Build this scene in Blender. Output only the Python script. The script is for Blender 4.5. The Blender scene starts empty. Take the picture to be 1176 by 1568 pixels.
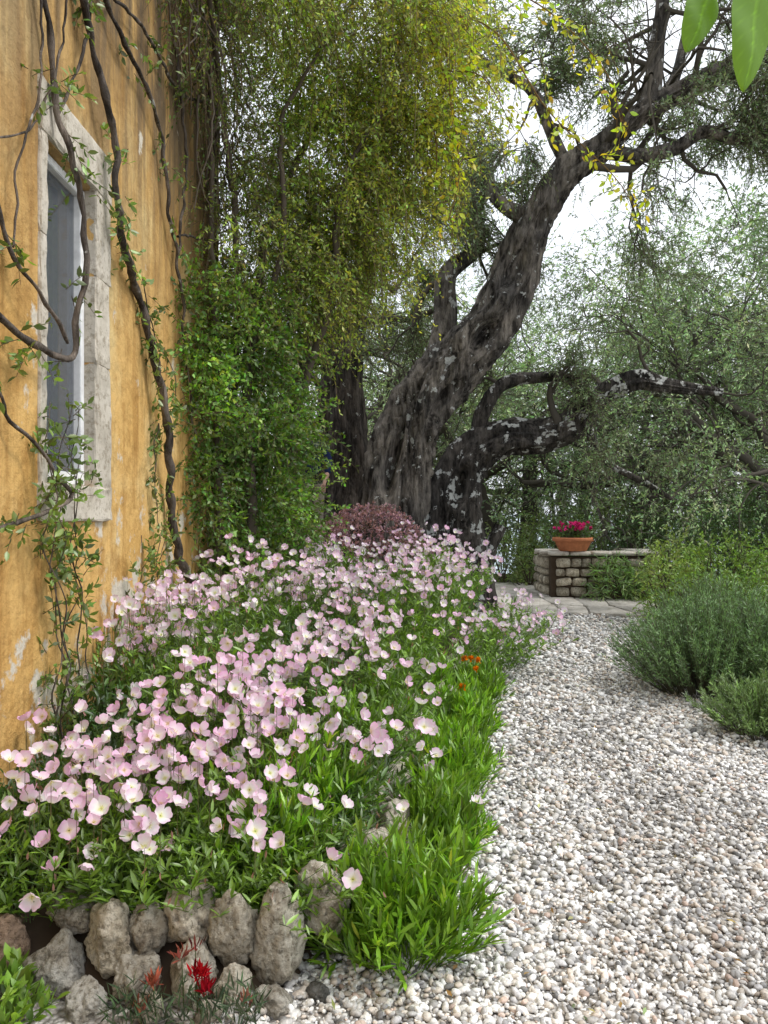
import bpy, bmesh, math, numpy as np
from mathutils import Vector, noise
R = np.random.default_rng(7)
scn = bpy.context.scene
scn.view_settings.view_transform='Standard'; scn.view_settings.look='None'; scn.view_settings.exposure=0
COL = scn.collection

# ---------------------------------------------------------------- helpers
def mesh_np(name, V, loops, starts, mat, col=None, smooth=False, parent=None):
    me=bpy.data.meshes.new(name)
    V=np.asarray(V,dtype=np.float32).reshape(-1,3)
    me.vertices.add(len(V)); me.vertices.foreach_set('co',V.ravel())
    me.loops.add(len(loops)); me.loops.foreach_set('vertex_index',np.asarray(loops,dtype=np.int32))
    me.polygons.add(len(starts)); me.polygons.foreach_set('loop_start',np.asarray(starts,dtype=np.int32))
    if smooth: me.polygons.foreach_set('use_smooth',np.ones(len(starts),dtype=bool))
    me.update(calc_edges=True)
    if col is not None:
        a=me.color_attributes.new('Col','FLOAT_COLOR','POINT')
        c=np.ones((len(V),4),dtype=np.float32); c[:,:3]=col
        a.data.foreach_set('color',c.ravel())
    me.materials.append(mat)
    ob=bpy.data.objects.new(name,me); COL.objects.link(ob)
    if parent: ob.parent=parent
    return ob
class Acc:
    """collects geometry of equal kind into one mesh"""
    def __init__(s): s.V=[];s.L=[];s.S=[];s.C=[];s.nv=0;s.nl=0
    def add(s,V,loops,starts,col):
        V=V.reshape(-1,3); s.V.append(V); s.L.append(loops+s.nv); s.S.append(starts+s.nl)
        c=np.empty((len(V),3)); c[:]=col; s.C.append(c); s.nv+=len(V); s.nl+=len(loops)
    def inst(s,T,P,Rm,S,C,tc=None):
        tv,tf=T; n=len(P); m=len(tv)
        if n==0: return
        S=np.asarray(S,float)
        if S.ndim==0: S=np.full(n,float(S))
        if S.ndim==1: S=np.repeat(S[:,None],3,1)
        X=tv[None]*S[:,None,:]
        V=np.einsum('nij,nmj->nmi',Rm,X)+P[:,None,:]
        fl=np.concatenate([np.array(f) for f in tf]); st=np.cumsum([0]+[len(f) for f in tf])[:-1]
        loops=(fl[None]+np.arange(n)[:,None]*m).ravel(); starts=(st[None]+np.arange(n)[:,None]*len(fl)).ravel()
        C=np.asarray(C,float)
        if C.ndim==1: C=np.repeat(C[None],n,0)
        c=np.repeat(C[:,None,:],m,1)
        if tc is not None: c=c*tc[None]
        s.add(V,loops,starts,c.reshape(-1,3))
    def make(s,name,mat,smooth=False,parent=None):
        return mesh_np(name,np.concatenate(s.V),np.concatenate(s.L),np.concatenate(s.S),mat,np.concatenate(s.C),smooth,parent)
def nrm(a): return a/np.maximum(np.linalg.norm(a,axis=-1,keepdims=True),1e-9)
def rdir(n): return nrm(R.normal(size=(n,3)))
def frames(d,up=None):
    d=nrm(d); r=rdir(len(d)) if up is None else nrm(np.broadcast_to(up,d.shape)+R.normal(size=d.shape)*.35)
    s=nrm(np.cross(d,r)); n=np.cross(s,d)
    return np.stack([s,d,n],axis=2)
def vary(c,n,v=.25,hue=.08):
    c=np.array(c); return np.clip(c[None]*np.exp(R.normal(size=(n,1))*v)*np.exp(R.normal(size=(n,3))*hue),0,1)
def nz3(P,s,o=0.): return np.array([noise.noise(Vector((a*s+o,b*s,c*s))) for a,b,c in P])
# templates
LEAF4=(np.array([[0,0,0],[-.5,.45,.12],[.5,.45,.12],[0,1,0]],float)*np.array([1,1,1]),[(0,3,1),(0,2,3)])
LEAF8=(np.array([[0,0,0],[-.38,.3,.1],[0,.33,0],[.38,.3,.1],[-.36,.65,.06],[0,.68,-.04],[.36,.65,.06],[0,1,-.16]],float),
       [(0,2,1),(0,3,2),(1,2,5,4),(2,3,6,5),(4,5,7),(5,6,7)])
a3=[(math.cos(a),math.sin(a)) for a in (0,2.094,4.189)]
PRISM=(np.array([[x*.5,0,y*.5] for x,y in a3]+[[x*.3,1,y*.3] for x,y in a3],float),[(0,1,4,3),(1,2,5,4),(2,0,3,5)])
def subcube(k,p):
    bm=bmesh.new(); bmesh.ops.create_cube(bm,size=2)
    bmesh.ops.subdivide_edges(bm,edges=bm.edges[:],cuts=k,use_grid_fill=True)
    V=np.array([v.co[:] for v in bm.verts]); F=[tuple(v.index for v in f.verts) for f in bm.faces]; bm.free()
    if k: V=V/(np.sum(np.abs(V)**p,1)**(1/p))[:,None]
    return (V*.5,F)
PEB=subcube(1,2.2); BLK=subcube(2,6)

def catmull(pts,rad,step):
    P=np.array(pts,float); r=np.array(rad,float)
    Pe=np.vstack([2*P[0]-P[1],P,2*P[-1]-P[-2]]); out=[];ro=[]
    for i in range(len(P)-1):
        p0,p1,p2,p3=Pe[i:i+4]; n=max(2,int(np.linalg.norm(p2-p1)/step))
        for t in np.arange(n)/n:
            out.append(.5*((2*p1)+(-p0+p2)*t+(2*p0-5*p1+4*p2-p3)*t*t+(-p0+3*p1-3*p2+p3)*t**3)); ro.append(r[i]*(1-t)+r[i+1]*t)
    out.append(P[-1]); ro.append(r[-1]); return np.array(out),np.array(ro)
def tube(acc,P,r,sides=6,col=(.1,.08,.06),gn=0,holes=(),seed=0):
    P=np.asarray(P,float); r=np.asarray(r,float); n=len(P)
    T=nrm(np.gradient(P,axis=0)); ref=np.array([.13,-1,.21]); ref=ref/np.linalg.norm(ref)
    A=nrm(np.cross(T,ref)); B=np.cross(T,A)
    th=np.arange(sides)/sides*2*np.pi; rr=np.repeat(r[:,None],sides,1)
    if gn:
        s=np.concatenate([[0],np.cumsum(np.linalg.norm(np.diff(P,axis=0),axis=1))])
        for i in range(n):
            tw=.9*s[i]+seed
            for j in range(sides):
                a=th[j]+.35*math.sin(s[i]*1.7+seed)
                q=Vector((math.cos(a+tw*.6)*2.2,math.sin(a+tw*.6)*2.2,s[i]*.8+seed))
                m=1-abs(noise.noise(q))*1.6
                q2=Vector((math.cos(a+tw*.5)*5.5,math.sin(a+tw*.5)*5.5,s[i]*1.7+seed))
                m2=1-abs(noise.noise(q2))*2.4
                f=1+gn*(.42*math.sin(3*a+tw*1.3)+.26*math.sin(5*a-tw*.9+1)+.55*(m-.55)+.34*(m2-.5)+.2*noise.noise(q*4)+.16*noise.noise(q*9))
                for hs,ha,hz,hw in holes:
                    da=(th[j]-ha+math.pi)%(2*math.pi)-math.pi
                    e=((s[i]-hs)/hz)**2+(da/hw)**2
                    f*=1-.6*math.exp(-e*e)+ .18*math.exp(-(math.sqrt(e)-1.6)**2*4)
                rr[i,j]*=max(f,.25)
    V=P[:,None]+rr[...,None]*(np.cos(th)[None,:,None]*A[:,None]+np.sin(th)[None,:,None]*B[:,None])
    i=np.arange(n-1)[:,None]*sides; j=np.arange(sides)[None]; j2=(j+1)%sides
    q=np.stack([i+j,i+j2,i+sides+j2,i+sides+j],axis=-1).reshape(-1)
    acc.add(V,q,np.arange((n-1)*sides)*4,np.array(col))
def grow(acc,p,d,L,r,depth,tips,wig=.25,lift=.02,kids=3,spread=.9,shr=.66,col=(.10,.09,.075)):
    n=max(4,int(L/.22)); P=[np.array(p,float)]; d=np.array(d,float); D=[]
    for i in range(n):
        d=d+R.normal(size=3)*wig; d[2]+=lift; d/=np.linalg.norm(d); D.append(d); P.append(P[-1]+d*L/n)
    D.append(d); P=np.array(P); rad=np.linspace(r,r*.5,len(P))
    tube(acc,P,rad,4 if r<.03 else (6 if r<.1 else 10),col)
    if depth<=1:
        for i in range(1 if depth==0 else len(P)//2,len(P)): tips.append((P[i],D[i]))
    if depth>0:
        for k in range(kids+(depth>2)):
            i=len(P)-1 if k==0 else R.integers(int(n*.3),n+1)
            dd=D[i]+R.normal(size=3)*spread*.62
            grow(acc,P[i],dd/np.linalg.norm(dd),L*shr*R.uniform(.75,1.2),max(rad[i]*.62,.006),depth-1,tips,wig,lift,kids,spread,shr,col)
def twigs(lacc,tacc,tips,k,Lt,nl,ll,lw,color,droop=.35,spread=.8,tmpl=LEAF4,v=.3,jit=.06,tcol=(.12,.1,.07),tr=.006,hue=.08):
    P=np.array([t[0] for t in tips]); D=np.array([t[1] for t in tips])
    P=np.repeat(P,k,0); D=np.repeat(D,k,0); n=len(P)
    P=P+R.normal(size=(n,3))*jit
    D=nrm(D+R.normal(size=(n,3))*spread); L=Lt*R.uniform(.5,1.3,n)
    if tacc is not None:
        E=D*L[:,None]*.5; E[:,2]-=droop*L*.25
        tacc.inst(PRISM,P,frames(E),np.stack([np.full(n,tr*2),np.linalg.norm(E,axis=1),np.full(n,tr*2)],1),np.array(tcol))
        P2=P+E; E2=D*L[:,None]*.5; E2[:,2]-=droop*L*.75
        tacc.inst(PRISM,P2,frames(E2),np.stack([np.full(n,tr*1.4),np.linalg.norm(E2,axis=1),np.full(n,tr*1.4)],1),np.array(tcol))
    t=np.repeat(((np.arange(nl)+.6)/nl)[None],n,0)+R.uniform(-.5,.5,(n,nl))/nl
    Q=P[:,None]+D[:,None]*(L[:,None]*t)[...,None]; Q[...,2]-=droop*L[:,None]*t*t
    tang=D[:,None]+np.zeros((n,nl,3)); tang[...,2]-=2*droop*t
    ld=nrm(nrm(tang)*.7+R.normal(size=(n,nl,3))*.55)
    m=n*nl; s=R.uniform(.6,1.2,m)
    tw=np.repeat(np.exp(R.normal(size=(n,1))*v*.7),nl,0).reshape(-1,1)
    color=np.array(color,float)
    if color.ndim==2: base=np.repeat(np.repeat(color,k,0),nl,0)
    else: base=color[None]
    c=base*np.exp(R.normal(size=(m,1))*v*.6)*np.exp(R.normal(size=(m,3))*hue)*tw
    lacc.inst(tmpl,Q.reshape(-1,3),frames(ld.reshape(-1,3)),np.stack([s*lw,s*ll,s*lw],1),np.clip(c,0,.8))

# ---------------------------------------------------------------- materials
def newmat(name):
    m=bpy.data.materials.new(name); m.use_nodes=True; nt=m.node_tree; b=nt.nodes['Principled BSDF']
    return m,nt,b
def ramp(nt,src,stops):
    r=nt.nodes.new('ShaderNodeValToRGB'); e=r.color_ramp.elements
    while len(e)<len(stops): e.new(.5)
    for x,(p,c) in zip(e,stops): x.position=p; x.color=(*c,1) if len(c)==3 else c
    nt.links.new(src,r.inputs[0]); return r.outputs[0]
def mix(nt,a,b,f,mode='MIX'):
    m=nt.nodes.new('ShaderNodeMixRGB'); m.blend_type=mode
    for i,x in ((1,a),(2,b),(0,f)):
        if hasattr(x,'is_output'): nt.links.new(x,m.inputs[i])
        else: m.inputs[i].default_value=(*x,1) if isinstance(x,tuple) else x
    return m.outputs[0]
def noi(nt,vec,scale,detail=4,rough=.55,kind='ShaderNodeTexNoise'):
    n=nt.nodes.new(kind); n.inputs['Scale'].default_value=scale
    if kind=='ShaderNodeTexNoise': n.inputs['Detail'].default_value=detail; n.inputs['Roughness'].default_value=rough
    if vec is not None: nt.links.new(vec,n.inputs['Vector'])
    return n
def objvec(nt,scale=(1,1,1)):
    tc=nt.nodes.new('ShaderNodeTexCoord'); mp=nt.nodes.new('ShaderNodeMapping'); mp.inputs['Scale'].default_value=scale
    nt.links.new(tc.outputs['Object'],mp.inputs[0]); return mp.outputs[0]
def bump(nt,b,h,strength,dist):
    n=nt.nodes.new('ShaderNodeBump'); n.inputs['Strength'].default_value=strength; n.inputs['Distance'].default_value=dist
    nt.links.new(h,n.inputs['Height']); nt.links.new(n.outputs[0],b.inputs['Normal'])
def leafmat(name,trans=.35,rough=.5,tt=(1.3,1.35,.5),gloss=.07):
    m=bpy.data.materials.new(name); m.use_nodes=True; nt=m.node_tree; nt.nodes.remove(nt.nodes['Principled BSDF'])
    a=nt.nodes.new('ShaderNodeAttribute'); a.attribute_name='Col'
    d=nt.nodes.new('ShaderNodeBsdfDiffuse'); nt.links.new(a.outputs['Color'],d.inputs[0])
    t=nt.nodes.new('ShaderNodeBsdfTranslucent'); nt.links.new(mix(nt,a.outputs['Color'],tt,1.0,'MULTIPLY'),t.inputs[0])
    ms=nt.nodes.new('ShaderNodeMixShader'); ms.inputs[0].default_value=trans
    nt.links.new(d.outputs[0],ms.inputs[1]); nt.links.new(t.outputs[0],ms.inputs[2]); o=ms
    if gloss:
        g=nt.nodes.new('ShaderNodeBsdfGlossy'); g.inputs['Roughness'].default_value=rough; m2=nt.nodes.new('ShaderNodeMixShader'); m2.inputs[0].default_value=gloss
        nt.links.new(ms.outputs[0],m2.inputs[1]); nt.links.new(g.outputs[0],m2.inputs[2]); o=m2
    nt.links.new(o.outputs[0],nt.nodes['Material Output'].inputs[0]); return m
def attrdiff(name):
    m=bpy.data.materials.new(name); m.use_nodes=True; nt=m.node_tree; nt.nodes.remove(nt.nodes['Principled BSDF'])
    a=nt.nodes.new('ShaderNodeAttribute'); a.attribute_name='Col'; d=nt.nodes.new('ShaderNodeBsdfDiffuse'); nt.links.new(a.outputs['Color'],d.inputs[0])
    nt.links.new(d.outputs[0],nt.nodes['Material Output'].inputs[0]); return m
def attrmat(name,rough=.8,nscale=30,namp=.35,bs=.4,bd=.01):
    m,nt,b=newmat(name); a=nt.nodes.new('ShaderNodeAttribute'); a.attribute_name='Col'
    v=objvec(nt); n=noi(nt,v,nscale,2,.65)
    g=ramp(nt,n.outputs[0],[(.3,(1-namp,)*3),(.7,(1+namp,)*3)])
    nt.links.new(mix(nt,a.outputs['Color'],g,1.0,'MULTIPLY'),b.inputs['Base Color']); b.inputs['Roughness'].default_value=rough
    b.inputs['Specular IOR Level'].default_value=.3
    if bs: bump(nt,b,n.outputs[0],bs,bd)
    return m
M_leaf=leafmat('leaf_material',.35,.42); M_olive=leafmat('olive_leaf_material',.28,.45,(1.15,1.25,.65),.07)
M_bright=leafmat('vine_leaf_material',.42,.5,(1.4,1.4,.4),.05); M_petal=leafmat('petal_material',.38,.6,(1,1,1),0)
M_twig=attrdiff('twig_material'); M_peb=attrmat('pebble_material',.75,90,.3,0,.004)
def barkmat(name,dark,light,lich,lth):
    m,nt,b=newmat(name); v=objvec(nt,(1,1,.22)); v1=objvec(nt)
    n=noi(nt,v,11,6,.72); vo=nt.nodes.new('ShaderNodeTexVoronoi'); vo.inputs['Scale'].default_value=20; nt.links.new(v,vo.inputs['Vector'])
    c=ramp(nt,n.outputs[0],[(.38,dark),(.62,light)])
    c=mix(nt,c,ramp(nt,noi(nt,v1,2.2,4,.6).outputs[0],[(.35,(.5,.5,.52)),(.65,(1.25,1.2,1.15))]),1.0,'MULTIPLY')
    l=noi(nt,v1,5.5,5,.62); lm=ramp(nt,l.outputs[0],[(lth,(0,0,0)),(lth+.03,(1,1,1))])
    c=mix(nt,c,lich,lm); nt.links.new(c,b.inputs['Base Color']); b.inputs['Roughness'].default_value=.95; b.inputs['Specular IOR Level'].default_value=.15
    h=mix(nt,n.outputs[0],vo.outputs['Distance'],.4); bump(nt,b,h,1.0,.09); return m
M_bark=barkmat('olive_bark_material',(.032,.029,.026),(.26,.24,.215),(.52,.53,.51),.615)
M_bark2=barkmat('lichen_bark_material',(.016,.015,.014),(.125,.115,.105),(.52,.53,.51),.57)
M_bark3=barkmat('dark_bark_material',(.024,.021,.019),(.135,.118,.105),(.35,.35,.33),.66)
M_stem=barkmat('wisteria_bark_material',(.045,.038,.032),(.20,.17,.145),(.38,.37,.34),.64)

# stucco wall
M_wall,nt,b=newmat('ochre_stucco_material')
v=objvec(nt); vs=objvec(nt,(1,2.2,.28))
sep=nt.nodes.new('ShaderNodeSeparateXYZ'); nt.links.new(v,sep.inputs[0])
c=ramp(nt,noi(nt,v,1.3,6,.62).outputs[0],[(.32,(.56,.33,.105)),(.5,(.66,.42,.155)),(.66,(.71,.53,.25))])
st=ramp(nt,noi(nt,vs,2.6,6,.68).outputs[0],[(.34,(.52,.42,.32)),(.54,(1,1,1))]); c=mix(nt,c,st,.75,'MULTIPLY')
st=ramp(nt,noi(nt,v,5.5,6,.75).outputs[0],[(.38,(.64,.57,.48)),(.52,(1,1,1))]); c=mix(nt,c,st,.6,'MULTIPLY')
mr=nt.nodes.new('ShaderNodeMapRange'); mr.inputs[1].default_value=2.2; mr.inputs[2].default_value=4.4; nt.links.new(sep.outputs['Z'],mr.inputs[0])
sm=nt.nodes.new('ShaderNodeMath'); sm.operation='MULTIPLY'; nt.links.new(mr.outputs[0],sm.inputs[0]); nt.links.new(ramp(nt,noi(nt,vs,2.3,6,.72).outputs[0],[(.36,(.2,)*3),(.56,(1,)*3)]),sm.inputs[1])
c=mix(nt,c,(.16,.115,.07),sm.outputs[0])  # creeper shade painted into the upper stucco colour, broken up by stain streaks
mr=nt.nodes.new('ShaderNodeMapRange'); mr.inputs[1].default_value=2.6; mr.inputs[2].default_value=.4; mr.inputs[3].default_value=-.06; mr.inputs[4].default_value=.06; nt.links.new(sep.outputs['Z'],mr.inputs[0])
ad=nt.nodes.new('ShaderNodeMath'); nt.links.new(mr.outputs[0],ad.inputs[0]); nt.links.new(noi(nt,v,2.3,7,.65).outputs[0],ad.inputs[1])
pm=ramp(nt,ad.outputs[0],[(.59,(0,0,0)),(.63,(1,1,1))]); c=mix(nt,c,(.60,.55,.46),pm)
nt.links.new(c,b.inputs['Base Color']); b.inputs['Roughness'].default_value=.95; b.inputs['Specular IOR Level'].default_value=.15
bump(nt,b,noi(nt,v,14,6,.65).outputs[0],.6,.035)
def stonemat(name,a,bb,cc,sc=6,bs=.8,bd=.03,lo=.42):
    m,nt,b=newmat(name); v=objvec(nt); n=noi(nt,v,sc,6,.7)
    c=ramp(nt,n.outputs[0],[(.32,a),(.46,bb),(.6,cc)])
    sp=ramp(nt,noi(nt,v,sc*5,4,.75).outputs[0],[(.38,(lo,lo*.94,lo*.84)),(.5,(1,1,1))]); c=mix(nt,c,sp,.8,'MULTIPLY')
    at=nt.nodes.new('ShaderNodeAttribute'); at.attribute_name='Col'; c=mix(nt,c,at.outputs['Color'],1.0,'MULTIPLY')
    nt.links.new(c,b.inputs['Base Color']); b.inputs['Roughness'].default_value=.9; b.inputs['Specular IOR Level'].default_value=.2
    bump(nt,b,noi(nt,v,sc*3,7,.75).outputs[0],bs,bd); return m
M_lime=stonemat('limestone_material',(.24,.205,.165),(.52,.48,.405),(.72,.69,.62),9,1.0,.035,.36)
M_surr=stonemat('window_stone_material',(.40,.36,.30),(.54,.49,.41),(.62,.57,.49),5,.5,.012,.55)
M_flag=stonemat('flagstone_material',(.34,.33,.31),(.50,.48,.45),(.58,.56,.53),2,.3,.01,.6)
def flat(name,c,rough=.6,spec=.4):
    m,nt,b=newmat(name); v=objvec(nt); n=noi(nt,v,12,3,.6)
    nt.links.new(mix(nt,c,ramp(nt,n.outputs[0],[(.3,(.78,)*3),(.7,(1.1,)*3)]),1.0,'MULTIPLY'),b.inputs['Base Color'])
    b.inputs['Roughness'].default_value=rough; b.inputs['Specular IOR Level'].default_value=spec; bump(nt,b,n.outputs[0],.15,.005); return m
M_white=flat('white_paint_material',(.80,.81,.82),.45); M_terra=flat('terracotta_material',(.50,.19,.09),.8,.2)
M_curt=flat('grey_shutter_material',(.24,.25,.27),.6); M_tile=flat('roof_tile_material',(.42,.2,.11),.85); M_soil=flat('soil_material',(.07,.05,.035),.95,.1)
M_skin=flat('skin_material',(.52,.32,.24),.5); M_navy=flat('navy_cloth_material',(.02,.03,.09),.9,.1); M_trou=flat('beige_cloth_material',(.3,.27,.22),.9,.1); M_hair=flat('hair_material',(.05,.035,.025),.6)
M_glass,nt,b=newmat('window_glass_material'); b.inputs['Base Color'].default_value=(.15,.165,.185,1); b.inputs['Roughness'].default_value=.06; b.inputs['Alpha'].default_value=.5
M_grav,nt,b=newmat('gravel_ground_material'); v=objvec(nt)
vo=nt.nodes.new('ShaderNodeTexVoronoi'); vo.inputs['Scale'].default_value=50; nt.links.new(v,vo.inputs['Vector'])
c=ramp(nt,vo.outputs['Color'],[(.1,(.25,.24,.23)),(.45,(.43,.415,.395)),(.9,(.67,.655,.63))])
c=mix(nt,c,ramp(nt,vo.outputs['Distance'],[(.25,(1,1,1)),(.75,(.45,.43,.4))]),1.0,'MULTIPLY')
c=mix(nt,c,ramp(nt,noi(nt,v,.8,5,.6).outputs[0],[(.35,(.85,.83,.8)),(.65,(1.05,)*3)]),1.0,'MULTIPLY')
sep=nt.nodes.new('ShaderNodeSeparateXYZ'); nt.links.new(v,sep.inputs[0])
mr=nt.nodes.new('ShaderNodeMapRange'); mr.inputs[1].default_value=15.5; mr.inputs[2].default_value=18; nt.links.new(sep.outputs['Y'],mr.inputs[0])
gc=ramp(nt,noi(nt,v,2,6,.7).outputs[0],[(.35,(.05,.06,.02)),(.65,(.12,.13,.05))]); c=mix(nt,c,gc,mr.outputs[0])
nt.links.new(c,b.inputs['Base Color']); b.inputs['Roughness'].default_value=.9
inv=nt.nodes.new('ShaderNodeMath'); inv.operation='SUBTRACT'; inv.inputs[0].default_value=1; nt.links.new(vo.outputs['Distance'],inv.inputs[1]); bump(nt,b,inv.outputs[0],.8,.02)
M_sea,nt,b=newmat('sea_water_material'); b.inputs['Base Color'].default_value=(.30,.40,.46,1); b.inputs['Roughness'].default_value=.25
bump(nt,b,noi(nt,objvec(nt),.6,6,.6).outputs[0],.3,.2)

# ---------------------------------------------------------------- ground, sea
def gz(x,y):
    t=np.clip((np.asarray(y,float)-19)/60,0,1)
    return -26*t*t*(3-2*t)
ys=np.concatenate([np.linspace(-60,18,40),np.linspace(19,90,50),[140,300,900,3000]]); xs=np.concatenate([[-3000,-800,-200],np.linspace(-80,80,41),[200,800,3000]])
X,Y=np.meshgrid(xs,ys); Z=gz(X,Y); V=np.stack([X,Y,Z],-1).reshape(-1,3); w=len(xs); h=len(ys)
i=(np.arange(h-1)[:,None]*w+np.arange(w-1)[None]).ravel(); q=np.stack([i,i+1,i+w+1,i+w],1).ravel()
mesh_np('ground',V,q,np.arange(len(i))*4,M_grav,(1,1,1),True)
mesh_np('sea',[[-4000,60,-14],[4000,60,-14],[4000,6000,-14],[-4000,6000,-14]],[0,1,2,3],[0],M_sea)
V=[];nx,ny=16,16
for j in range(ny):
    for k in range(nx):
        a,b2=k/(nx-1),j/(ny-1); x=-6+5.6*a; y=9.2+6*b2; e=min(1,(1-a)*6)*min(1,b2*4)*min(1,(1-b2)*5); V.append((x,y,-.05+1.05*e*e*(3-2*e)+.04*noise.noise(Vector((x*2,y*2,0)))))
i=(np.arange(ny-1)[:,None]*nx+np.arange(nx-1)[None]).ravel(); q=np.stack([i,i+1,i+nx+1,i+nx],1).ravel()
mesh_np('earth_bank',V,q,np.arange(len(i))*4,M_soil,(1,1,1),True)

# gravel pebbles
def edge(y): return np.interp(y,[2.3,2.55,2.9,3.3,3.6,5,6,7,8,9,10,11],[-.45,-.28,-.2,-.14,-.03,.15,.35,.62,.9,1.0,1.0,.9])
pb=Acc(); pal=np.array([(.75,.74,.715),(.57,.555,.535),(.49,.45,.40),(.30,.293,.285),(.83,.82,.80),(.59,.52,.455),(.47,.37,.315),(.42,.415,.42),(.18,.178,.176)])
pp=np.array([.21,.20,.13,.12,.12,.08,.03,.08,.03])
for (y0,y1,dens,sz) in ((1.9,3.2,6200,.0163),(3.2,5,4200,.0182),(5,8,2100,.0218),(8,12.2,900,.028)):
    xa,xb=-.5,min(.5*y1+.25,4.8); n=int((xb-xa)*(y1-y0)*dens)
    x=R.uniform(xa,xb,n); y=R.uniform(y0,y1,n)
    k=(x<.48*y+.2)&((x>edge(y)-.05)|(y<2.55)); x=x[k];y=y[k];n=len(x)
    s=sz*np.exp(R.normal(size=n)*.45); s=np.clip(s,sz*.35,sz*2.1)
    P=np.stack([x,y,s*R.uniform(.0,.5,n)],1)
    d=rdir(n); d[:,2]*=.4
    nzp=np.array([noise.noise(Vector((a*1.1,c*1.1,5.))) for a,c in zip(x,y)])
    pb.inst(PEB,P,frames(d,np.array([0,0,1.])),np.stack([s*R.uniform(.55,1,n),s*R.uniform(.95,1.4,n),s*R.uniform(.4,.7,n)],1),np.clip(pal[R.choice(9,n,p=pp)]*np.exp(R.normal(size=(n,1))*.18)*(1+.3*nzp[:,None]),0,.85))
pb.make('gravel',M_peb,True)
fl0=Acc(); n=420; y=R.uniform(2.3,9,n); x=edge(y)+np.abs(R.normal(size=n))*.9+.1; P=np.stack([x,y,R.uniform(.018,.03,n)],1); d=rdir(n); d[:,2]*=.2
fl0.inst(LEAF4,P,frames(d,np.array([0,0,1.])),np.stack([R.uniform(.008,.016,n),R.uniform(.02,.045,n),np.full(n,.02)],1),vary((.26,.20,.08),n,.4,.2)); fl0.make('fallen_leaves',M_leaf)

# ---------------------------------------------------------------- house
def box(x0,x1,y0,y1,z0,z1,name,mat,parent,bev=0,col=(1,1,1)):
    bm=bmesh.new(); bmesh.ops.create_cube(bm,size=1)
    for vv in bm.verts: vv.co=Vector(((x0+x1)/2+vv.co.x*(x1-x0),(y0+y1)/2+vv.co.y*(y1-y0),(z0+z1)/2+vv.co.z*(z1-z0)))
    if bev: bmesh.ops.bevel(bm,geom=bm.edges[:],offset=bev,segments=2,affect='EDGES')
    me=bpy.data.meshes.new(name); bm.to_mesh(me); bm.free(); me.materials.append(mat)
    a=me.color_attributes.new('Col','FLOAT_COLOR','POINT'); c=np.ones((len(me.vertices),4),np.float32); c[:,:3]=col; a.data.foreach_set('color',c.ravel())
    ob=bpy.data.objects.new(name,me); COL.objects.link(ob); ob.parent=parent; return ob
def empty(name):
    e=bpy.data.objects.new(name,None); COL.objects.link(e); return e
H=empty('stucco_house'); XW=-1.6; oy0,oy1,oz0,oz1=3.84,4.5,1.64,3.27
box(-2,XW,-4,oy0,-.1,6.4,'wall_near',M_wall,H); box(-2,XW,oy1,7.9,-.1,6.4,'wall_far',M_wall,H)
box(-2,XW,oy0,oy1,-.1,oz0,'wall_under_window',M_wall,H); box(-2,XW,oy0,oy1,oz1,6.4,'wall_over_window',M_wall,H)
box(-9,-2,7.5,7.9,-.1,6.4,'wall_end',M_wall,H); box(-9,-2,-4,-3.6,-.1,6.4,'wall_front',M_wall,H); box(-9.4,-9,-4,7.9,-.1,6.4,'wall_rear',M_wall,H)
for sx,nm in ((1,'roof_slope_a'),(-1,'roof_slope_b')):
    xo=-1.35 if sx>0 else -9.8
    mesh_np(nm,[[xo,-4.4,6.35],[xo,8.3,6.35],[-5.5,8.3,8.3],[-5.5,-4.4,8.3],[xo,-4.4,6.5],[xo,8.3,6.5],[-5.5,8.3,8.45],[-5.5,-4.4,8.45]],
      [0,1,2,3,4,5,6,7,0,1,5,4,1,2,6,5,3,0,4,7],[0,4,8,12,16],M_tile,(1,1,1),False,H)
def sblock(x0,x1,y0,y1,z0,z1,name,seed,cuts=12,amp=.007,mat=M_surr,par=H):
    bm=bmesh.new(); bmesh.ops.create_cube(bm,size=1); bmesh.ops.subdivide_edges(bm,edges=bm.edges[:],cuts=cuts,use_grid_fill=True)
    cc=Vector(((x0+x1)/2,(y0+y1)/2,(z0+z1)/2))
    for vv in bm.verts:
        c=vv.co.copy(); ne=sum(1 for q in c if abs(q)>.49)
        p=Vector((cc.x+c.x*(x1-x0),cc.y+c.y*(y1-y0),cc.z+c.z*(z1-z0)))
        if ne>=2:
            o=.003+.014*max(0,noise.noise(p*9+Vector((seed,0,0))))
            p-=Vector([math.copysign(o,q) if abs(q)>.49 else 0 for q in c])
        p+=noise.noise_vector(p*6+Vector((seed,0,0)))*amp+noise.noise_vector(p*20)*amp*.5; vv.co=p
    me=bpy.data.meshes.new(name); bm.to_mesh(me); bm.free(); me.materials.append(mat)
    a=me.color_attributes.new('Col','FLOAT_COLOR','POINT'); c=np.ones((len(me.vertices),4),np.float32); c[:,:3]=R.uniform(.9,1.0); a.data.foreach_set('color',c.ravel())
    ob=bpy.data.objects.new(name,me); COL.objects.link(ob); ob.parent=par
for k,(za,zb,w) in enumerate(((1.63,2.32,.235),(2.32,2.8,.215),(2.8,3.29,.235))):
    sblock(-1.74,-1.58,oy1-.004,oy1+w,za,zb,'window_jamb_far_%d'%k,k*3.1); sblock(-1.74,-1.583,oy0-.07,oy0+.004,za,zb,'window_jamb_near_%d'%k,k*5.7)
sblock(-1.74,-1.577,oy0-.07,oy1+.24,oz1+.004,3.53,'window_lintel',2.2); sblock(-1.74,-1.57,oy0-.08,oy1+.22,1.45,1.64,'window_sill',8.2)
box(-1.70,-1.650,oy0,oy1,1.645,1.71,'window_frame_bottom',M_white,H,.004); box(-1.70,-1.650,oy0,oy1,3.22,3.265,'window_frame_top',M_white,H,.004)
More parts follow.
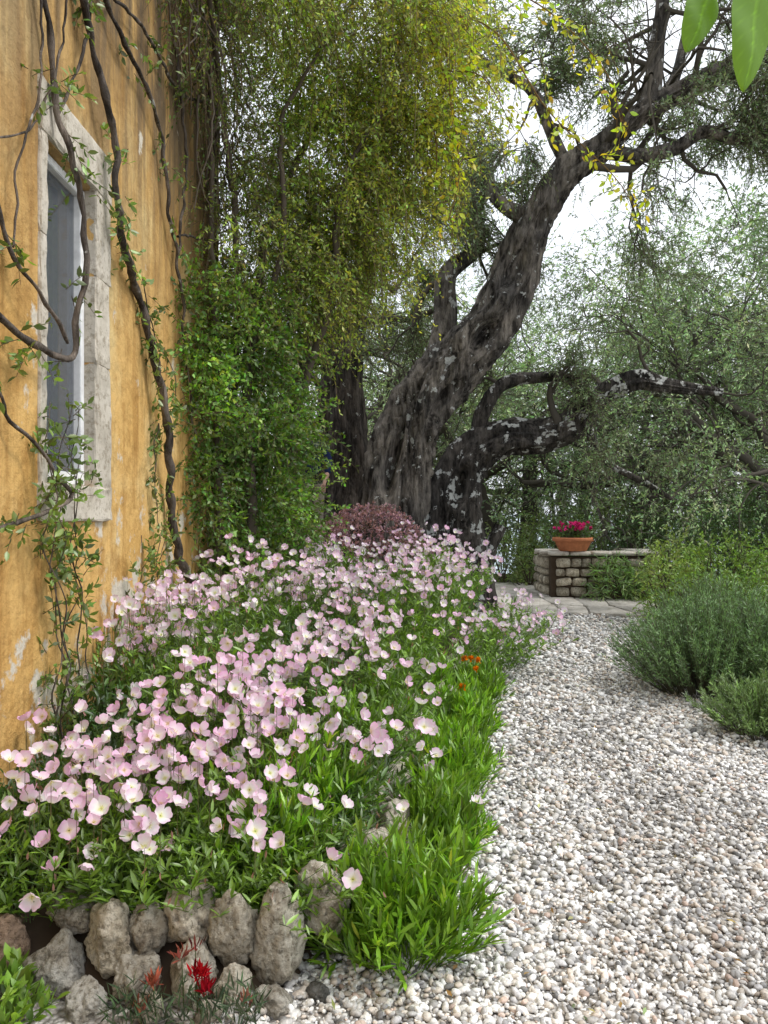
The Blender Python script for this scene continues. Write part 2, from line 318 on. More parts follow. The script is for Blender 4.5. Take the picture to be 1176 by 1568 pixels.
box(-1.70,-1.650,oy0+.006,oy0+.04,1.71,3.22,'window_frame_near',M_white,H,.004); box(-1.70,-1.650,oy1-.06,oy1-.006,1.71,3.22,'window_frame_far',M_white,H,.004)
box(-1.694,-1.688,oy0+.04,oy1-.06,1.71,3.22,'window_glass',M_glass,H)
box(-1.76,-1.73,4.10,4.13,1.64,3.27,'inner_shutter_stile',M_white,H); box(-1.76,-1.73,oy0,4.10,2.16,2.2,'inner_shutter_rail',M_white,H)
for k in range(9): box(-1.86,-1.80-.02*(k%2),oy0+k*.074,oy0+k*.074+.072,1.64,3.27,'curtain_fold_%d'%k,M_curt,H)

# ---------------------------------------------------------------- bed soil + rocks
def bedz(x,y): return np.interp(y,[2.5,3,5,9],[.12,.2,.3,.4])
nx,ny=24,60; ya=np.linspace(2.5,11,ny); V=[]
for y in ya:
    e=float(edge(y)); x0=-1.6 if y<7.9 else -2.6
    for k in range(nx):
        t=k/(nx-1); x=x0+(e-x0)*t; z=float(bedz(x,y))*min(1,(1-t)*9+.0)*min(1,(y-2.5)*3.5)
        V.append((x,y,z+.03*noise.noise(Vector((x*4,y*4,0)))+.01))
i=(np.arange(ny-1)[:,None]*nx+np.arange(nx-1)[None]).ravel(); q=np.stack([i,i+1,i+nx+1,i+nx],1).ravel()
mesh_np('flower_bed_soil',V,q,np.arange(len(i))*4,M_soil,(1,1,1),True)
def rock(bm,c,s,seed,sub=4,lay=None,col=(1,1,1)):
    rs=bmesh.ops.create_icosphere(bm,subdivisions=sub,radius=1)['verts']; sd=Vector((seed*7.3,seed*3.1,seed))
    ang=seed*2.3; ca,sa=math.cos(ang),math.sin(ang)
    rg=np.random.default_rng(int(seed*100)); pl=[(Vector(nrm(rg.normal(size=3))),rg.uniform(.58,.88)) for _ in range(10)]
    for vv in rs:
        p=vv.co.copy(); u=p.copy()
        for nn,dd in pl:
            k=u.dot(nn)
            if k>dd: p*= (1-.85*(k-dd))
            u=p
        f=1+.22*noise.noise(p*1.3+sd)+.10*noise.noise(p*3.1+sd)+.06*noise.noise(p*7+sd)-.30*max(0,noise.noise(p*3.3+sd*2)-.18)-.18*max(0,noise.noise(p*8+sd*2)-.12)+.025*noise.noise(p*18+sd)
        p=p*f; p=Vector((p.x*s[0],p.y*s[1],p.z*s[2])); vv.co=Vector((c[0]+p.x*ca-p.y*sa,c[1]+p.x*sa+p.y*ca,c[2]+p.z)); vv[lay]=(*col,1)
def rockset(name,lst,sub=4,mat=M_lime,near=0):
    bm=bmesh.new(); lay=bm.verts.layers.float_color.new('Col')
    for k,(c,s,col) in enumerate(lst): rock(bm,c,s,k*1.37+len(lst),5 if k<near else sub,lay,col)
    for f in bm.faces: f.smooth=True
    me=bpy.data.meshes.new(name); bm.to_mesh(me); bm.free(); me.materials.append(mat)
    ob=bpy.data.objects.new(name,me); COL.objects.link(ob); return ob
L=[((-1.25,2.62,.12),(.13,.12,.12),(.62,.46,.38)),((-1.04,2.58,.06),(.10,.09,.11),(.8,.8,.8)),((-1.02,2.70,.18),(.09,.09,.08),(.7,.68,.66)),((-.87,2.62,.14),(.11,.10,.11),(1.0,.95,.86)),((-.77,2.54,.05),(.09,.08,.08),(.85,.84,.82)),
   ((-.64,2.68,.18),(.14,.11,.11),(1.05,1.0,.93)),((-.60,2.53,.06),(.09,.08,.10),(.9,.88,.84)),((-.48,2.60,.17),(.075,.08,.12),(.92,.89,.83)),((-.46,2.50,.04),(.06,.06,.07),(.95,.92,.86)),((-.35,2.60,.14),(.11,.10,.16),(1,.99,.95)),((-.22,2.72,.20),(.11,.10,.12),(1.02,1.0,.96)),
   ((-.33,2.47,.02),(.07,.06,.05),(.9,.9,.9)),((-.20,2.52,.01),(.05,.04,.03),(.35,.37,.40)),((-.70,2.44,.01),(.06,.05,.05),(.95,.9,.84)),((-.12,2.86,.16),(.09,.10,.12),(1,.98,.93)),((-.9,2.47,.01),(.08,.06,.07),(.8,.8,.8)),((-.52,2.42,.01),(.05,.05,.04),(.9,.85,.8)),((-1.12,2.46,.02),(.09,.06,.07),(.75,.72,.7)),((-.76,2.62,.16),(.07,.07,.09),(.8,.77,.72)),((-.04,3.12,.20),(.09,.10,.13),(1.05,1.02,.97)),((.05,3.36,.2),(.08,.09,.12),(1.05,1.02,.97))]
y=3.05
while y<10.6:
    s=R.uniform(.06,.12); L.append(((float(edge(y))+R.uniform(-.05,.03),y,.15+R.uniform(-.04,.07)),(s,s*R.uniform(.9,1.4),s*R.uniform(.8,1.3)),tuple(np.array((1.05,1.03,.98))*R.uniform(.85,1.1)))); y+=s*R.uniform(1.4,2.6)
rockset('limestone_bed_edging',L,4,M_lime,21)

# ---------------------------------------------------------------- evening primrose
def petals():
    V=[];F=[];C=[]
    for p in range(4):
        a=p*math.pi/2+.1*(p%2); b0=len(V)
        for i in range(5):
            t=i/4
            for j in range(5):
                u=(j/4-.5)*2
                w=.62*math.sin(min(1,t*1.05+.06)*math.pi*.56)*(1 if t<.9 else .92)
                rad=.06+.93*t-(.10*(abs(u)**2)*t)-(.07*t**4 if j==2 else 0)
                x=u*w; yy=rad; z=.12+.62*t**1.5-.10*abs(u)*t+.05*math.sin(j*2.4+i+p*2)*t+(p%2)*.02
                xx=x*math.cos(a)-yy*math.sin(a); y2=x*math.sin(a)+yy*math.cos(a); V.append((xx*.78,z,y2*.78))
                if i==0: C.append((.80,.92,.25))
                elif i==1: C.append((1.02,1.10,.9))
                elif i==2: C.append((1,1.05,1.01))
                elif i==3: C.append((1,.90 if j%2 else .97,.98))
                else: C.append((1,.80 if j%2 else .87,.96))
        for i in range(4):
            for j in range(4): F.append((b0+i*5+j,b0+i*5+j+1,b0+i*5+j+6,b0+i*5+j+5))
    b0=len(V)
    for k in range(4):
        a=k*1.57+.4; x,yv=math.cos(a)*.14,math.sin(a)*.14
        V+= [(x*.2,.1,yv*.2),(x,.42,yv),(x*1.4,.40,yv*1.4+.03)]; C+=[(.9,.95,.4)]*3; F.append((b0+k*3,b0+k*3+1,b0+k*3+2))
    return (np.array(V),F),np.array(C)
FL,FC=petals()
def prim(name):
    lf=Acc(); fl=Acc(); st=Acc()
    n=5600; y=2.66+ (R.random(n)**1.25)*8.0; e=edge(y)+.5*np.exp(-((y-7.7)/1.0)**2); x0=np.where(y<7.9,-1.57,-1.9); x=x0+(e+.02-x0)*R.random(n)
    nz=np.array([noise.noise(Vector((a*1.3,c*1.1,3.3))) for a,c in zip(x,y)])
    g=np.where(x>edge(y),.05,bedz(x,y)); hh=np.interp(y,[2.6,3.1,4,7,9,10.5],[.14,.24,.40,.50,.44,.36])*(1+.8*nz)*R.uniform(.65,1.25,n)
    le=np.clip(1-(e-x)/.35,0,1)
    lean=np.stack([R.normal(size=n)*.09+le*.16*(1+np.clip(y-6,0,1.4)),R.normal(size=n)*.09-np.clip(3-y,0,1)*.15,np.zeros(n)],1)
    hh=hh*(1-.25*le)
    B=np.stack([x,y,g],1); T=B+lean; T[:,2]+=hh
    M=B*.5+T*.5-lean*.15
    for a,c in ((B,M),(M,T)):
        d=c-a; st.inst(PRISM,a,frames(d),np.stack([np.full(n,.004),np.linalg.norm(d,axis=1),np.full(n,.004)],1),vary((.13,.20,.06),n,.2))
    nl=14; t=R.uniform(.12,.97,(n,nl)); Q=np.where(t[...,None]<.5,B[:,None]+(M-B)[:,None]*2*t[...,None],M[:,None]+(T-M)[:,None]*(2*t[...,None]-1))
    d=R.normal(size=(n,nl,3)); d[...,2]=np.abs(d[...,2])*.5+.35; d=nrm(d).reshape(-1,3); m=n*nl
    s=R.uniform(.6,1.25,m)*np.repeat(np.interp(y,[2.6,5,9],[.9,1.05,1.35]),nl)
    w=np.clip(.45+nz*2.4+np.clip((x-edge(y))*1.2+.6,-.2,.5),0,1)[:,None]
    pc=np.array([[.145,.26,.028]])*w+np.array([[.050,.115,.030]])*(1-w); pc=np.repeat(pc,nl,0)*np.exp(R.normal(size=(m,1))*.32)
    lf.inst(LEAF8,Q.reshape(-1,3),frames(d,np.array([0,0,1.])),np.stack([s*.017,s*.062,s*.02],1),pc)
    nz2=np.array([noise.noise(Vector((a*1.9+9,c*1.5,7.3))) for a,c in zip(x,y)])
    pr=.22+.95*nz2
    pr*=np.where((y<3.4)&(x>-.55),.45,1)*np.where(y<2.85,.6,1)*np.where((y>3.1)&(y<5.5),1.4,1)*np.interp(y,[5,7,9],[1,1.6,1.8])
    pr=np.maximum(pr,.06)
    k=np.where(R.random(n)<pr)[0]; nf=len(k); print('flowers',nf)
    ax=nrm(R.normal(size=(nf,3))*.55+np.array([.22,-.42,.68])); P=T[k].copy(); P[:,2]+=R.uniform(.02,.16,nf)
    d=P-T[k]; st.inst(PRISM,T[k],frames(d),np.stack([np.full(nf,.003),np.linalg.norm(d,axis=1),np.full(nf,.003)],1),np.array((.18,.16,.07)))
    s=R.uniform(.030,.045,nf)
    w=np.clip(R.random((nf,1))*1.2,0,1); c=np.array([[.91,.64,.83]])*(1-w)+np.array([[.94,.88,.93]])*w
    fl.inst(FL,P-ax*(s*.1)[:,None],frames(ax),np.stack([s,s*R.uniform(.7,1.35,nf),s],1),c*R.uniform(.93,1.0,(nf,1)),FC)
    k=R.choice(n,1000,replace=False); nb=len(k); P=T[k]; d=nrm(R.normal(size=(nb,3))*.4+np.array([0,0,1]))
    st.inst(LEAF8,P,frames(d),np.stack([np.full(nb,.01),np.full(nb,.03),np.full(nb,.02)],1),np.array((.40,.20,.18)))
    E=empty(name); lf.make('foliage',M_leaf,True,E); fl.make('blossoms',M_petal,True,E); st.make('stems',M_leaf,False,E)
prim('pink_evening_primrose')

def mound(name,lst,col,ll=.07,lw=.011,ns=170,nl=13,v=.2,mat=M_leaf,spread=.6):
    lf=Acc()
    for (cx,cy,r,h,z0) in lst:
        k=int(ns*(r/.28)**2*1.0); a=R.uniform(0,6.283,k); q=np.sqrt(R.random(k)); B=np.stack([cx+np.cos(a)*q*r*.5,cy+np.sin(a)*q*r*.5,np.full(k,z0)],1)
        H2=h*np.sqrt(np.maximum(1-(q*.95)**2,.05))*R.uniform(.7,1.15,k)
        T=B+np.stack([np.cos(a)*q*r*.65,np.sin(a)*q*r*.65,H2],1)+R.normal(size=(k,3))*.02
        d=T-B; lf.inst(PRISM,B,frames(d),np.stack([np.full(k,.004),np.linalg.norm(d,axis=1),np.full(k,.004)],1),np.array(col)*.8)
        t=1-R.random((k,nl))**1.4*.85; Q=B[:,None]+d[:,None]*t[...,None]; dd=nrm(d)[:,None]*.95+R.normal(size=(k,nl,3))*spread; dd[...,2]+=.25; m=k*nl
        s=R.uniform(.6,1.25,m); pc=vary(col,m,v,.06)*np.repeat(np.exp(R.normal(size=(k,1))*.25),nl,0)*R.uniform(.8,1.15)
        lf.inst(LEAF8,Q.reshape(-1,3),frames(dd.reshape(-1,3),np.array([0,0,1.])),np.stack([s*lw,s*ll,s*lw],1),np.clip(pc,0,.7))
    return lf.make(name,mat,True)
mound('bright_green_border_plant',[(.06,2.76,.28,.38,0),(-.08,2.80,.2,.28,0),(.20,3.48,.22,.37,0),(.24,3.62,.2,.3,0),(.33,4.28,.23,.37,0),(.36,4.5,.2,.3,0),(.48,5.25,.25,.37,0),(.5,5.5,.22,.3,0),(.68,6.25,.24,.3,0),(.78,6.6,.2,.26,0),
   (.1,3.12,.12,.14,0),(.3,3.95,.12,.13,0),(.43,4.85,.13,.14,0),
   (-.42,3.05,.24,.24,.17),(-.34,3.4,.27,.32,.2),(-.64,3.2,.2,.2,.18),(-.2,3.95,.24,.3,.25),(0.0,4.6,.22,.3,.25),(.2,5.6,.25,.3,.25)],(.185,.345,.028),.076,.0145,210,13,.26,M_leaf,.48)
mg=Acc()
for (x,y,z) in [(.66,6.2,.38),(.72,6.25,.36),(.60,6.1,.40),(.69,6.1,.32),(.50,5.2,.38)]:
    k=40; d=nrm(R.normal(size=(k,3))*.5+np.array([0,-.4,.9])); mg.inst(LEAF8,np.tile([[x,y,z]],(k,1)),frames(d),np.array([.02,.035,.02])*np.ones((k,1)),vary((.80,.26,.01),k,.2))
mg.make('orange_marigold',M_petal,True)
rf=Acc()
for (x,y,z,c,s,k) in [(-.535,2.36,.16,(.38,.012,.018),.040,80),(-.515,2.36,.12,(.30,.01,.018),.04,60),(-.67,2.37,.13,(.36,.11,.07),.045,30),(-.59,2.38,.2,(.38,.12,.09),.04,24),(-.40,2.37,.08,(.36,.16,.12),.038,22),(-.71,2.36,.06,(.30,.1,.07),.045,24),(-.55,2.38,.23,(.25,.07,.06),.035,16)]:
    d=nrm(R.normal(size=(k,3))*.4+np.array([.05,-.1,.9])); rf.inst(LEAF8,np.array([[x,y,z]])+R.normal(size=(k,3))*.007,frames(d),np.array([s*.24,s,s*.2])*np.ones((k,1))*R.uniform(.5,1.1,(k,1)),vary(c,k,.35))
    rf.inst(PRISM,np.array([[x,y+.03,0.]]),frames(np.array([[0,-.03,z]])),np.array([[.005,z,.005]]),np.array((.1,.15,.05)))
k=420; P=np.stack([R.uniform(-.80,-.35,k),R.uniform(2.32,2.42,k),R.uniform(0,.11,k)],1); d=nrm(R.normal(size=(k,3))*.5+np.array([0,-.1,.7]))
rf.inst(LEAF8,P,frames(d),np.array([.007,.05,.01])*np.ones((k,1)),vary((.10,.14,.08),k,.35))
rf.make('red_gazania',M_petal,True)
mound('leafy_corner_plant',[(-1.10,2.36,.13,.16,0),(-1.3,2.4,.18,.22,0)],(.16,.28,.035),.05,.024,150,10)

# ---------------------------------------------------------------- rosemary & right side shrubs
def rosemary(name,lst,col=(.175,.285,.12)):
    lf=Acc()
    for (cx,cy,r,h) in lst:
        k=int(430*(r/.5)**1.6); a=R.uniform(0,6.283,k); q=R.random(k)**.6; B=np.stack([cx+np.cos(a)*q*r*.5,cy+np.sin(a)*q*r*.5,np.full(k,.0)],1)
        T=B+np.stack([np.cos(a)*q*r*.6,np.sin(a)*q*r*.6,h*np.sqrt(np.maximum(1-(q*.88)**2,.05))*R.uniform(.7,1.15,k)],1); T[:,:2]+=R.normal(size=(k,2))*.06
        d=T-B; lf.inst(PRISM,B,frames(d),np.stack([np.full(k,.006),np.linalg.norm(d,axis=1),np.full(k,.006)],1),np.array((.12,.11,.07)))
        nl=46; t=1-R.random((k,nl))**1.3*.7; Q=B[:,None]+d[:,None]*t[...,None]; dd=nrm(d)[:,None]*.9+R.normal(size=(k,nl,3))*.42; m=k*nl
        s=R.uniform(.7,1.2,m); pc=np.repeat(np.exp(R.normal(size=(k,1))*.28),nl,0)*np.exp(R.normal(size=(m,1))*.18)*np.array([col])
        lf.inst(LEAF4,Q.reshape(-1,3),frames(dd.reshape(-1,3)),np.stack([s*.0072,s*.04,s*.006],1),pc)
    lf.make(name,M_olive)
rosemary('rosemary_bush',[(2.68,6.75,.72,.72),(3.35,6.5,.7,.78),(3.0,7.4,.6,.85)])
rosemary('rosemary_bush',[(2.52,5.45,.34,.36),(2.9,5.5,.4,.42)],(.205,.31,.115))
def bushleaves(name,ells,nper,ll,lw,col,mat=M_leaf,droop=.1,Lt=.16,nl=9,v=.3,tmpl=LEAF4,shell=.55,spread=.6,hue=.08):
    lf=Acc(); tw=Acc()
    for (cx,cy,cz,rx,ry,rz) in ells:
        n=int(nper*(rx*ry+rx*rz+ry*rz)/3); d=rdir(n); f=R.uniform(shell,1,n)*np.array([1+(.3 if shell<.8 else .1)*noise.noise(Vector(q)*2.2+Vector((cx,cy,cz))) for q in d])
        P=np.array([cx,cy,cz])+d*f[:,None]*np.array([rx,ry,rz]); k=P[:,2]>.03+min(0,float(gz(cx,cy))); P=P[k]; dd=d[k]; dd=nrm(dd+np.array([0,0,.25]))
        if len(P): twigs(lf,tw,list(zip(P,dd)),1,Lt,nl,ll,lw,col,droop,spread,tmpl,v,.03,(.1,.09,.05),.003,hue)
        s=np.array([cx,cy,float(gz(cx,cy))]); m=min(len(P),24)
        for p in P[:m]:
            mid=(s+p)/2+R.normal(size=3)*.06; pt,rr=catmull([s,mid,p],[.012,.008,.004],.25); tube(tw,pt,rr,4,(.09,.07,.05))
    E=empty(name); lf.make('foliage',mat,False,E); tw.make('stems',M_twig,False,E); return E
bushleaves('purple_barberry_shrub',[(-.18,9.9,.86,.76,.6,.70)],5600,.032,.022,(.40,.22,.29),M_leaf,0,.05,7,.3,shell=.9)
bushleaves('green_shrub',[(3.7,9.6,.35,.55,.6,.45),(4.5,9.3,.4,.6,.6,.5),(4.4,10.6,.55,.7,.7,.62),(5.3,10.5,.6,.7,.7,.65)],1500,.05,.022,(.18,.30,.055))
bushleaves('herbaceous_plant',[(3.55,10.2,.5,.3,.3,.5),(4.0,11.3,.55,.4,.4,.6),(3.5,8.9,.15,.3,.3,.25)],1300,.07,.022,(.26,.36,.09),Lt=.22)
bushleaves('dark_evergreen_shrub',[(5.3,13.6,.7,.55,.6,.8),(6.2,13.2,.9,.7,.7,1.1),(7.6,13.5,.9,1,1,1.1),(6.4,15,.8,.9,.9,1.1),(8.5,15,1.2,1.2,1,1.5),(5.2,16.4,.7,.7,.7,.9)],1000,.06,.026,(.075,.15,.045))
bushleaves('yellow_green_undergrowth',[(2.5,17,.5,.5,.6,.7),(3.4,17.5,.6,.8,.7,.8),(1.5,16,.4,.4,.5,.6),(4.2,17.5,.6,.7,.7,.8),(2.9,16.2,.3,.4,.4,.45),(5.2,18.5,.7,.9,.8,1.1),(6.6,19.5,.7,1.2,1,1.4),(8.5,20,.8,1.4,1,1.6),(10.5,20,.8,1.4,1,1.7),(4.3,20,.5,1,.9,1.2),(.6,18,.5,.9,.8,1.3)],700,.07,.026,(.19,.27,.075))
rockset('border_rock',[((3.3,9.2,.14),(.16,.14,.16),(.95,.9,.8)),((3.55,8.9,.1),(.13,.1,.12),(.85,.8,.75)),((3.7,10.3,.1),(.15,.12,.12),(.8,.8,.8))],3)

# ---------------------------------------------------------------- flagstone terrace
fs=Acc(); nx,ny=9,5; gx=np.linspace(1.1,5.6,nx+1); gy=np.linspace(11.6,17,ny+1)
G=np.array([[ (gx[i]+R.uniform(-.17,.17),gy[j]+R.uniform(-.28,.28)) for i in range(nx+1)] for j in range(ny+1)])
for j in range(ny):
    for i in range(nx):
        c4=np.array([G[j,i],G[j,i+1],G[j+1,i+1],G[j+1,i]]); c=c4.mean(0)
        o=[]
        for k in range(4):
            a,b2=c4[k],c4[(k+1)%4]; o+= [a*.9+b2*.1,a*.5+b2*.5+R.normal(size=2)*.02,a*.1+b2*.9]
        o=np.array(o); o=c+(o-c)*.955; t=c+(o-c)*.985; zt=.05+R.uniform(-.006,.006)
        V=np.vstack([np.c_[o,np.full(12,.0)],np.c_[o,np.full(12,zt-.006)],np.c_[t,np.full(12,zt)]])
        F=[]
        for r0 in (0,12):
            for k in range(12): F.append((r0+k,r0+(k+1)%12,r0+12+(k+1)%12,r0+12+k))
        loops=list(np.array(F).ravel())+list(range(24,36)); starts=list(range(0,96,4))+[96]
        fs.add(V,np.array(loops),np.array(starts),np.array((1,.98,.95))*R.uniform(.85,1.12))
fs.make('flagstone_terrace',M_flag)
# ---------------------------------------------------------------- stone bench wall
W=empty('dry_stone_wall'); ws=Acc()
def wallrun(x0,x1,y0,y1,zt):
    d=np.array([x1-x0,y1-y0]); Lw=np.linalg.norm(d); d/=Lw; z=.05
    while z<zt-.04:
        hh=min(R.uniform(.11,.22),zt-z); s=0
        while s<Lw:
            w=min(R.uniform(.12,.36),Lw-s+.03); cxy=np.array([x0,y0])+d*(s+w/2)
            ws.inst(BLK,np.array([[cxy[0],cxy[1]+R.uniform(-.03,.02),z+hh/2]]),np.stack([np.array([[d[0],d[1],R.normal()*.06]]),np.array([[-d[1],d[0],0]]),np.array([[R.normal()*.06,0,1.]])],2),np.array([[w*.95,.34,hh*.95*R.uniform(.85,1)]]),np.array((1,.96,.88))*R.uniform(.6,1.15)); s+=w
        z+=hh
wallrun(2.92,4.7,14.0,14.0,.76); wallrun(2.95,2.95,14.2,15.2,.76); wallrun(4.6,4.65,14.2,16,.80)
ws.make('wall_stones',M_lime,True,W)
cp=Acc(); s=2.82
while s<4.75:
    w=R.uniform(.3,.5); w=min(w,4.85-s); cp.inst(BLK,np.array([[s+w/2,14.0,.795]]),np.eye(3)[None],np.array([[w*.97,.44,.075]]),np.array((1.05,1.02,.96))*R.uniform(.85,1.05)); s+=w
for y in (14.4,14.8): cp.inst(BLK,np.array([[2.95,y+.02,.795],[4.6,y+.02,.795]]),np.tile(np.eye(3)[None],(2,1,1)),np.array([[.42,.38,.075]]*2),np.array((1,.98,.92)))
cp.make('cap_slabs',M_flag,True,W)
box(2.85,4.75,13.9,14.1,.0,.74,'wall_core',M_soil,W)
bushleaves('agapanthus_plant',[(3.85,13.6,.25,.42,.2,.45),(4.2,13.6,.2,.2,.2,.3)],2200,.16,.024,(.22,.36,.12),droop=.5,Lt=.2,nl=4,tmpl=LEAF8)
def lathe(name,prof,c,mat,par,n=40):
    V=[];F=[]
    for (r,z) in prof:
        for k in range(n): V.append((c[0]+r*math.cos(k/n*6.2832),c[1]+r*math.sin(k/n*6.2832),c[2]+z))
    for i in range(len(prof)-1):
        for k in range(n): F+= [i*n+k,i*n+(k+1)%n,(i+1)*n+(k+1)%n,(i+1)*n+k]
    return mesh_np(name,V,F,list(range(0,len(F),4)),mat,(1,1,1),True,par)
PT=empty('terracotta_flower_pot'); pc=(3.24,14.0,.835)
lathe('bowl',[(.0,.0),(.22,.0),(.235,.015),(.29,.12),(.315,.165),(.345,.17),(.35,.185),(.35,.22),(.34,.23),(.31,.23),(.30,.19),(.0,.18)],pc,M_terra,PT)
f1=Acc(); f2=Acc(); k=60; P=np.stack([pc[0]+R.normal(size=k)*.13,pc[1]+R.normal(size=k)*.12,pc[2]+.22+R.random(k)*.06],1)
twigs(f1,f1,list(zip(P,np.tile([[0,0,1.]],(k,1)))),3,.15,7,.05,.035,(.09,.18,.05),.2,.5)
k=46; C=np.stack([pc[0]+R.normal(size=k)*.14,pc[1]-.05+R.normal(size=k)*.12,pc[2]+.34+R.random(k)*.14],1)
for c0 in C:
    q=18; d=nrm(R.normal(size=(q,3))+np.array([0,-.2,.5])); f2.inst(LEAF8,np.tile(c0[None],(q,1)),frames(d),np.array([.034,.04,.034])*np.ones((q,1)),vary((.68,.05,.24),q,.3))
f1.make('pot_foliage',M_leaf,False,PT); f2.make('pot_blossoms',M_petal,False,PT)

# ---------------------------------------------------------------- olive trees
OC=(.20,.275,.13)
def clump(tips,scale=.9,th=-.12,o=3.):
    """foliage grows in clumps: leave twigs bare in between"""
    return [t for t in tips if noise.noise(Vector(t[0])*scale+Vector((o,o,o)))>th]
def sect(acc,pts,rad,sides,gn,step=.07,holes=(),seed=0):
    P,r=catmull(pts,rad,step); tube(acc,P,r,sides,(1,1,1),gn,holes,seed); return P,r
def olive_main(name,trunks,bark,growdepth,leafk,bias=(0,0,.3),th=-.2):
    E=empty(name); tr=Acc(); sm=Acc(); tips=[]; lf=Acc(); tw=Acc()
    for t in trunks:
        P,r=sect(tr,*t[:4],**t[4])
        if t[5]:
            a0,cnt,Lb=t[5]; idx=np.linspace(int(len(P)*a0),len(P)-1,cnt).astype(int)
            for i in idx:
                d=R.normal(size=3)+np.array(bias); d/=np.linalg.norm(d)
                grow(sm,P[i],d,Lb*R.uniform(.7,1.2),max(r[i]*.4,.02),growdepth,tips,.3,-.01,3,1.0)
    tr.make('trunk',bark,True,E); sm.make('branches',M_twig,True,E)
    tips=clump([t for t in tips if t[0][2]>2.0],1.0,th)
    twigs(lf,tw,tips,leafk,.32,12,.062,.019,OC,.5,.9,tcol=(.15,.13,.10)); lf.make('foliage',M_olive,False,E); tw.make('twigs',M_twig,False,E)
    print(name,len(tips))
A=[
 ([(-.05,11,-.1),(.03,11,.35),(.06,11,1.4),(.2,11,2.2),(.42,11,2.75),(.9,11,3.44),(1.34,11.0,3.96),(1.69,10.9,4.58),(1.95,10.8,5.28),(2.3,10.7,5.86),(2.83,10.6,6.2),(3.27,10.5,6.6),(4.15,10.3,7.0),(5.17,10.2,7.35),(6.4,10,7.6)],
  [.57,.46,.385,.345,.33,.33,.33,.27,.20,.17,.15,.13,.11,.09,.06],84,.46,dict(seed=1.0,step=.045,holes=[(4.3,4.9,.22,.35),(5.3,4.6,.28,.4),(6.0,5.1,.14,.3),(3.3,5.3,.3,.25),(2.3,4.4,.4,.22)]),(.62,14,1.3)),
 ([(3.0,10.55,6.4),(3.4,10.5,6.78),(3.49,10.5,7.48),(3.54,10.4,8.0),(3.5,10.4,8.6)],[.12,.11,.09,.08,.06],14,.3,dict(seed=2.,step=.08),(.3,7,1.2)),
 ([(2.8,10.6,6.2),(3.27,10.4,6.03),(3.63,10.2,6.03),(3.98,10.1,6.2),(4.5,10,6.07),(5.2,9.8,6.3)],[.10,.085,.08,.07,.055,.04],14,.35,dict(seed=3.,step=.08),(.4,6,1.0)),
 ([(2.4,10.7,6.0),(2.13,10.5,6.43),(1.87,10.3,6.82),(1.38,10.2,7.04),(.99,10,7.2)],[.08,.07,.06,.05,.035],12,.3,dict(seed=4.,step=.08),(.3,7,.9)),
 ([(1.87,10.8,5.4),(1.5,10.9,5.7),(1.34,11,6.16),(.99,11,6.43)],[.10,.08,.065,.04],12,.3,dict(seed=5.,step=.08),(.4,5,.8)),
 ([(.7,11.3,3.3),(.85,11.5,4.2),(.9,11.5,4.84),(1.34,11.6,5.28),(1.2,11.6,6)],[.17,.15,.13,.09,.06],18,.3,dict(seed=6.,step=.08),(.5,6,.9)),
 ([(3.3,10.5,6.6),(3.9,11,7.3),(4.2,11.2,8.3)],[.09,.07,.05],10,.3,dict(seed=7.,step=.1),(.3,6,1.2)),
]
olive_main('olive_tree',A,M_bark,2,5,(0,0,.25),-.02)
B=[
 ([(.9,12,-.1),(.97,12,.5),(1.03,12,1.3),(1.08,12,1.79),(1.27,12,2.27),(1.75,11.9,2.56),(2.32,11.8,2.6),(2.8,11.7,2.8),(3.09,11.7,3.18),(3.57,11.6,3.37),(4.05,11.6,3.28),(4.77,11.5,3.18)],
  [.52,.42,.36,.33,.30,.25,.2,.17,.14,.12,.09,.05],60,.44,dict(seed=11.,step=.05,holes=[(2.0,4.6,.25,.3)]),(.6,4,.8)),
 ([(1.45,12,2.4),(1.41,12,2.84),(1.75,12,3.37),(2.32,12.1,3.5),(2.8,12.1,3.47),(3.0,11.8,3.1)],[.12,.11,.09,.08,.07,.06],16,.35,dict(seed=12.,step=.07),(.4,3,.7)),
 ([(1.6,12.2,0),(1.55,12.2,.8),(1.75,12.2,1.3)],[.12,.1,.08],14,.3,dict(seed=13.,step=.07),None),
 ([(2.9,11.8,2.9),(3.2,12,2.3),(3.9,12,1.9),(4.3,12.2,1.7)],[.07,.055,.04,.03],10,.3,dict(seed=14.,step=.07),(.4,3,.6)),
]
olive_main('olive_tree',B,M_bark2,2,2)
C=[([(-.3,13,-.1),(-.45,13,1.8),(-.6,13,3.37),(-.5,13,4.6),(-.3,13,5.66),(-.4,13,7)],[.4,.3,.24,.2,.16,.1],30,.35,dict(seed=21.,step=.1,holes=[]),(.3,9,1.4)),
   ([(-1.0,14,-.1),(-1.1,14,2),(-.9,14,4),(-1.2,14,6)],[.3,.24,.18,.12],20,.35,dict(seed=22.,step=.1),(.3,8,1.4))]
olive_main('olive_tree',C,M_bark3,2,4)
G1=empty('olive_grove'); lf=Acc(); tw=Acc(); br=Acc()
spots=[(2.2,20,10,.9),(5.7,18.5,10.5,1),(9.2,17.5,10,1),(13,18,10,1),(-1.5,19,9,1),(0.6,24,11,1),(4.2,24,14,1),(7.8,23,14,1),(11.5,23,14,1),(16,22,13,1),(-4,24,10,1),(2.5,30,15,1),(7.5,30,17,1),(13,30,17,1),(20,29,15,1),(7.6,14.8,8,.8)]
